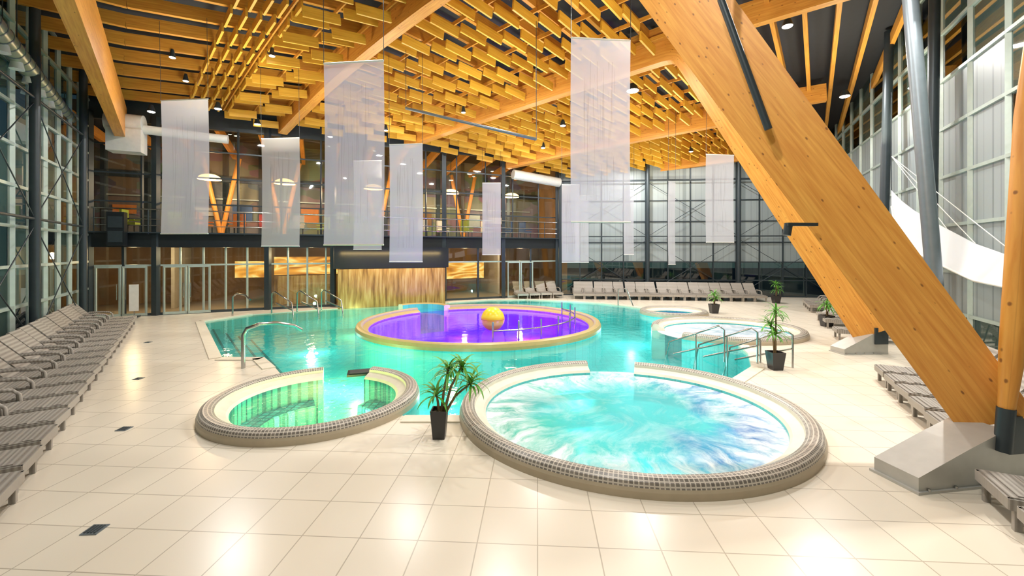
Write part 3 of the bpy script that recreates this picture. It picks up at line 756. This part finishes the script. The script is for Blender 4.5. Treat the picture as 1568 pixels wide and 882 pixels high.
# ------------------------------------------------------------------ loungers
def lounger_mesh():
    b = B('sun_lounger')
    b.box((0, 0.66, 0.33), (0.66, 1.32, 0.07), 'wicker')
    for sx in (-0.33, 0.33): b.box((sx, 0.68, 0.29), (0.05, 1.4, 0.12), 'wicker')
    b.box((0, 0.0, 0.29), (0.68, 0.05, 0.12), 'wicker')
    p0 = V((0, 1.28, 0.35)); p1 = V((0, 1.80, 0.95)); d = (p1-p0).normalized(); n_ = V((1, 0, 0)).cross(d)
    b.frame((p0+p1)/2, d, V((1, 0, 0)), n_, (p1-p0).length/2, 0.32, 0.03, 'wicker')
    b.tube([V((-0.32, 1.82, 0.96)), V((0.32, 1.82, 0.96))], 0.04, 'wicker', 8)
    b.tube([V((-0.25, 1.68, 0.78)), V((-0.25, 1.85, 0.1))], 0.02, 'dark', 6); b.tube([V((0.25, 1.68, 0.78)), V((0.25, 1.85, 0.1))], 0.02, 'dark', 6)
    for sx in (-0.30, 0.30):
        for y in (0.06, 1.3): b.box((sx, y, 0.15), (0.06, 0.06, 0.3), 'wicker')
        b.box((sx, 1.85, 0.06), (0.05, 0.05, 0.12), 'dark')
        b.beam(V((sx, 1.3, 0.2)), V((sx, 1.85, 0.1)), 0.04, 0.05, 'wicker')
    for sx in (-0.37, 0.37):
        b.tube([V((sx, 0.72, 0.3)), V((sx, 0.74, 0.48)), V((sx, 0.82, 0.56)), V((sx, 1.0, 0.585)), V((sx, 1.4, 0.59)), V((sx, 1.52, 0.55))], 0.03, 'wicker', 8)
    for i in range(6): b.box((0, 0.12+0.22*i, 0.372), (0.6, 0.10, 0.012), 'wicker')
    o_ = b.build(); return o_
first = lounger_mesh()
lm = first.data; bpy.data.objects.remove(first)
def lounger(x, y, th):
    ob = bpy.data.objects.new('sun_lounger', lm); ob.location = (x, y, 0); ob.rotation_euler = (0, 0, th); sc.collection.objects.link(ob)
thL = math.atan2(0.837, -0.548)
a = V((-5.2, 4.15)); z = V((-15.3, 17.2)); n = 19
for i in range(n+1):
    p = a+(z-a)*i/n; lounger(p.x, p.y, thL+random.uniform(-0.03, 0.03))
thR = math.atan2(-0.89, -0.45)
lounger(5.5, 4.85, thR); lounger(5.12, 4.1, thR)
y = 6.75
while y < 23.5:
    x = 6.85+0.56*(y-6.96)
    if not (10.0 < y < 14.2 or 15.2 < y < 16.6 or 18.6 < y < 20.8): lounger(x, y, thR+random.uniform(-0.03, 0.03))
    y += 0.72
for i in range(17):
    u = i/16
    lounger(4.2+10.6*u, 26.6-1.4*u, random.uniform(-0.04, 0.04)-0.1)
for i in range(4): lounger(0.7+0.75*i, 26.65+0.2*i-0.1, 0.2)

# ------------------------------------------------------------------ handrails
def rail(name, paths, r=0.028, mat='steel'):
    b = B(name)
    for p in paths: b.tube(p, r, mat, 8)
    b.build()
rail('handrail', [[(-6.9, 10.9, 0), (-6.9, 10.9, 0.85), (-6.85, 10.95, 1.0), (-6.6, 11.1, 1.1), (-6.3, 11.4, 1.08), (-6.0, 11.7, 0.95), (-5.9, 11.9, 0.8)]], 0.05)
rail('handrail', [[(-12.9, 19.6, -0.4), (-12.9, 19.6, 0.9), (-12.7, 19.6, 1.05), (-12.2, 19.4, 1.0), (-11.9, 19.3, 0.8)]], 0.04)
for q in range(3):
    s0 = 7.3+q*1.1
    rail('handrail', [[F(s0, -1.6, 0), F(s0, -1.6, 0.95), F(s0+0.15, -1.7, 1.05), F(s0+0.9, -2.3, 0.55), F(s0+1.0, -2.4, -0.3)], [F(s0+0.2, -1.7, 0.5), F(s0+0.9, -2.3, 0.2)]], 0.035)
for dx in (0, 0.75, 1.5):
    bx, by = 5.2+dx*0.95, 11.9-dx*0.45
    rail('handrail', [[(bx+0.6, by-0.3, -0.02), (bx+0.6, by-0.3, 0.85), (bx+0.5, by-0.2, 0.95), (bx-0.6, by+0.5, 0.35), (bx-0.75, by+0.6, -0.5)], [(bx+0.6, by-0.3, 0.5), (bx-0.5, by+0.45, 0.02)], [(bx, by+0.1, -0.9), (bx, by+0.1, 0.65)]], 0.025)
pp = []
for i in range(9):
    a = math.radians(-80+13*i); pp.append(((-1.3+3.9*math.cos(a)), (17.65+3.9*math.sin(a))))
rail('pool_guard_rail', [[(x_, y_, BZ), (x_, y_, 0.7)] for x_, y_ in pp]+[[(x_, y_, 0.4) for x_, y_ in pp]], 0.03)
rail('handrail', [[(5.9, 23.6, 0), (5.9, 23.6, 0.9), (6.3, 23.3, 0.95), (6.6, 23.1, 0)]], 0.03)
b = B('floating_ball'); b.sphere((-0.75, 16.6, 0.36), 0.46, 'ball', 32, 20)
b.ring((-0.75, 16.6), 0.465, 0.465, [(0, 0.35), (0.0, 0.37)], ['orange'], 0, 360, 32); b.build((-0.75, 16.6, 0.36))
for x_, y_ in ((-6.55, 7.17), (-4.49, 4.57), (-8.8, 10.0), (-12.0, 14.0)):
    b = B('floor_drain'); b.box((x_, y_, 0.005), (0.17, 0.17, 0.01), 'grey', 0.06)
    for i in range(4): b.box((x_-0.055+0.035*i, y_, 0.013), (0.02, 0.13, 0.006), 'dark', 0.06)
    b.build()
b = B('float_mat'); b.box((-3.75, 10.5, 0.0), (0.6, 0.45, 0.05), 'black', 0.3); b.box((-3.75, 10.5, 0.03), (0.5, 0.36, 0.03), 'dark', 0.3); b.build()

# ------------------------------------------------------------------ plants
def plant(x, y, ph, pr, stems, L, nl, sd):
    random.seed(sd)
    b = B('potted_yucca')
    for (h0, r0), (h1, r1) in (((0, pr*0.72), (ph, pr)), ((ph, pr), (ph, pr*0.85)), ((ph, pr*0.85), (ph-0.05, pr*0.84))):
        for q in range(4):
            a0 = math.pi/4+q*math.pi/2; a1 = a0+math.pi/2; k = 1.414
            b.face([(x+k*r0*math.cos(a0), y+k*r0*math.sin(a0), h0), (x+k*r0*math.cos(a1), y+k*r0*math.sin(a1), h0), (x+k*r1*math.cos(a1), y+k*r1*math.sin(a1), h1), (x+k*r1*math.cos(a0), y+k*r1*math.sin(a0), h1)], 'pot')
    b.box((x, y, ph-0.06), (pr*1.7, pr*1.7, 0.02), 'soil')
    for (dx, dy, h) in stems:
        top = V((x+dx, y+dy, h))
        b.tube([V((x+dx*0.2, y+dy*0.2, ph-0.06)), V((x+dx*0.5, y+dy*0.5, (ph+h)/2)), top], [0.025, 0.02, 0.015], 'stem', 8)
        for i in range(nl):
            az = i*2.399+random.random()*0.4; el = random.uniform(-0.1, 1.35); l = L*random.uniform(0.7, 1.15)
            base = top-V((0, 0, random.random()*0.18*(h-ph)))
            p = base.copy(); hd = V((math.cos(az), math.sin(az), 0)); sd_ = V((-hd.y, hd.x, 0))
            ang = el; rows = []
            for j in range(8):
                u = j/7; w = 0.020*math.sin(math.pi*min(1, 0.15+u*0.85))**0.7*(1 if j < 7 else 0.1)*L/0.4
                nrm = V((0, 0, 1))*math.cos(ang)-hd*math.sin(ang)
                rows.append([p-sd_*w+nrm*w*0.4, p, p+sd_*w+nrm*w*0.4])
                p = p+(hd*math.cos(ang)+V((0, 0, 1))*math.sin(ang))*l/7; ang -= 0.22
            b.grid(rows, 'leaf')
    b.build()
plant(-1.17, 6.85, 0.46, 0.13, [(-0.05, 0.0, 0.68), (0.14, 0.05, 1.10), (0.50, 0.1, 0.85), (0.36, 0.05, 1.15)], 0.44, 24, 1)
plant(6.7, 10.8, 0.45, 0.17, [(0, 0, 0.9), (0.05, 0.05, 1.5), (-0.08, 0.05, 1.15)], 0.42, 30, 2)
plant(9.8, 20.6, 0.45, 0.2, [(0, 0, 0.9), (0.1, 0, 0.7)], 0.5, 22, 3)
plant(15.3, 24.6, 0.45, 0.2, [(0, 0, 1.1), (0.1, 0, 0.8)], 0.5, 22, 4)
plant(12.6, 17.0, 0.45, 0.2, [(0, 0, 0.9), (0.1, 0, 0.7)], 0.5, 22, 5)
random.seed(11)
# ------------------------------------------------------------------ lights
def area(name, loc, size, power, col, rot=(0, 0, 0), sy=None):
    l = bpy.data.lights.new(name, 'AREA'); l.energy = power; l.color = col; l.size = size
    if sy: l.shape = 'RECTANGLE'; l.size_y = sy
    ob = bpy.data.objects.new(name, l); ob.location = loc; ob.rotation_euler = rot; sc.collection.objects.link(ob); return ob
def point(name, loc, power, col, r=0.12):
    l = bpy.data.lights.new(name, 'POINT'); l.energy = power; l.color = col; l.shadow_soft_size = r
    ob = bpy.data.objects.new(name, l); ob.location = loc; sc.collection.objects.link(ob); return ob
for (k, t, pw) in ((0.5, 0.2, 360), (0.5, 0.55, 370), (0.45, 0.85, 370), (1.5, 0.25, 330), (1.5, 0.5, 330), (1.5, 0.75, 330), (1.5, 0.98, 470), (2.5, 0.3, 370), (2.5, 0.6, 370), (2.5, 0.95, 450), (3.5, 0.35, 370), (3.5, 0.7, 370)):
    area('ceiling_downlight', RP(k, t, -0.75), 0.35, pw, (1.0, 0.97, 0.92))
def aim(loc, tgt): return (V(tgt)-V(loc)).to_track_quat('-Z', 'Y').to_euler()
area('leg_fill_light', (9.6, 9.2, 9.6), 0.25, 420, (1.0, 0.96, 0.88), aim((9.6, 9.2, 9.6), (4.6, 4.2, 0)))
area('leg_fill_light', (-1.0, 0.8, 9.8), 0.4, 220, (1.0, 0.93, 0.82), aim((-1.0, 0.8, 9.8), (4.5, 7.0, 4)))  # added fill that brightens the near leg and foreground, not a hall lamp
for (k, t) in ((0.5, 0.3), (1.5, 0.2), (1.5, 0.5), (2.5, 0.3), (2.5, 0.65), (3.5, 0.5), (1.4, 0.8), (2.5, 1.0)):
    area('uplight', RP(k, t, -3.6), 1.2, 205, (1.0, 0.89, 0.66), (math.pi, 0, 0))
for s_ in (4.0, 7.6, 12.5, 17.5, 22): point('pendant_bulb', F(s_, 2.6, 6.6), 300, (1, 0.74, 0.45), 0.2)
for s_ in (1.2, 5, 9, 18, 22): point('corridor_lamp', F(s_, 1.2, 2.8), 120, (1, 0.74, 0.38), 0.15)
area('cascade_light', F(13.2, -1.6, 2.9), 5.5, 80, (1, 0.70, 0.28), (math.radians(25), 0, rzF), 0.2)
for x_, y_, w_, c_ in ((-4.0, 8.7, 110, (1, 0.95, 0.22)), (-3.3, 8.0, 60, (1, 1, 0.3)), (-4.9, 7.8, 18, (0.3, 0.9, 1)), (-3.2, 9.3, 14, (0.3, 0.9, 1)),
                    (-5.8, 12.4, 110, (1, 1, 0.6)), (-8, 17, 80, (0.6, 1, 0.9)), (-1.6, 10.5, 90, (0.8, 1, 0.8)), (4.5, 13.0, 90, (0.7, 1, 1)), (2.5, 23.8, 120, (0.6, 1, 0.9)), (5.2, 18.5, 100, (0.6, 1, 1)), (-7.2, 20.5, 140, (1, 0.9, 0.4)), (-4.5, 12.3, 90, (0.9, 1, 0.4)),
                    (1.6, 9.9, 90, (0.6, 1, 0.9)), (2.6, 7.6, 90, (0.6, 1, 0.9)), (-3.8, 15.2, 190, (1, 0.1, 0.6)), (0.8, 19.5, 190, (1, 0.1, 0.6)), (-2.5, 20, 130, (0.5, 0.15, 1)), (1.2, 15, 130, (0.3, 0.2, 1)), (-4.6, 18.5, 110, (0.25, 0.25, 1))):
    point('underwater_light', (x_, y_, -0.5), w_, c_, 0.1)
for p, r_ in ((RP(1.75, 1.0, -0.3), 0.25), (RP(2.2, 0.62, -0.6), 0.25), (RP(0.15, 0.06, -0.5), 0.14), (RP(0.5, 0.1, -0.5), 0.14), (RP(0.8, 0.04, -0.4), 0.14), (RP(1.3, 0.05, -0.7), 0.12), (RP(2.4, 0.4, -0.6), 0.14), (RP(0.2, 0.22, 0), 0.1), (RP(0.6, 0.3, -0.4), 0.1), (RP(3.0, 1.0, -0.2), 0.2), (RP(2.6, 0.85, -0.2), 0.2),
              (RP(0.3, 0.14, 0.1), 0.1), (RP(1.6, 0.12, -0.6), 0.1), (RP(1.8, 0.3, -0.6), 0.1), (RP(2.7, 0.25, -0.6), 0.12), (RP(2.1, 0.9, -0.2), 0.16), (RP(3.5, 0.55, -0.6), 0.12)):
    b = B('ceiling_spotlight'); b.tube([p, p+V((0, 0, 0.3))], [r_*1.12, r_*0.5], 'dark', 16); b.sphere(p, r_, 'lamp', 16, 6, 0.3, 0.5, 1.0); b.build()

w = bpy.data.worlds.new('night_sky'); sc.world = w; w.use_nodes = True
bg = w.node_tree.nodes['Background']
wt = w.node_tree; tc = wt.nodes.new('ShaderNodeTexCoord'); sx = wt.nodes.new('ShaderNodeSeparateXYZ'); wt.links.new(tc.outputs['Generated'], sx.inputs[0])
cr = wt.nodes.new('ShaderNodeValToRGB'); wt.links.new(sx.outputs[2], cr.inputs[0])
cr.color_ramp.elements[0].position = 0.0; cr.color_ramp.elements[0].color = (0.05, 0.09, 0.085, 1)
cr.color_ramp.elements[1].position = 0.5; cr.color_ramp.elements[1].color = (0.015, 0.045, 0.11, 1)
wt.links.new(cr.outputs[0], bg.inputs[0]); bg.inputs[1].default_value = 0.7

cam = bpy.data.cameras.new('camera'); cam.sensor_width = 36; cam.lens = 36*650/1568; cam.shift_y = -56/1568; cam.clip_end = 300
co = bpy.data.objects.new('camera', cam); co.location = (0, 0, 3); co.rotation_euler = (math.radians(90), 0, 0)
sc.collection.objects.link(co); sc.camera = co
sc.view_settings.view_transform = 'Standard'
sc.view_settings.exposure = 0.0
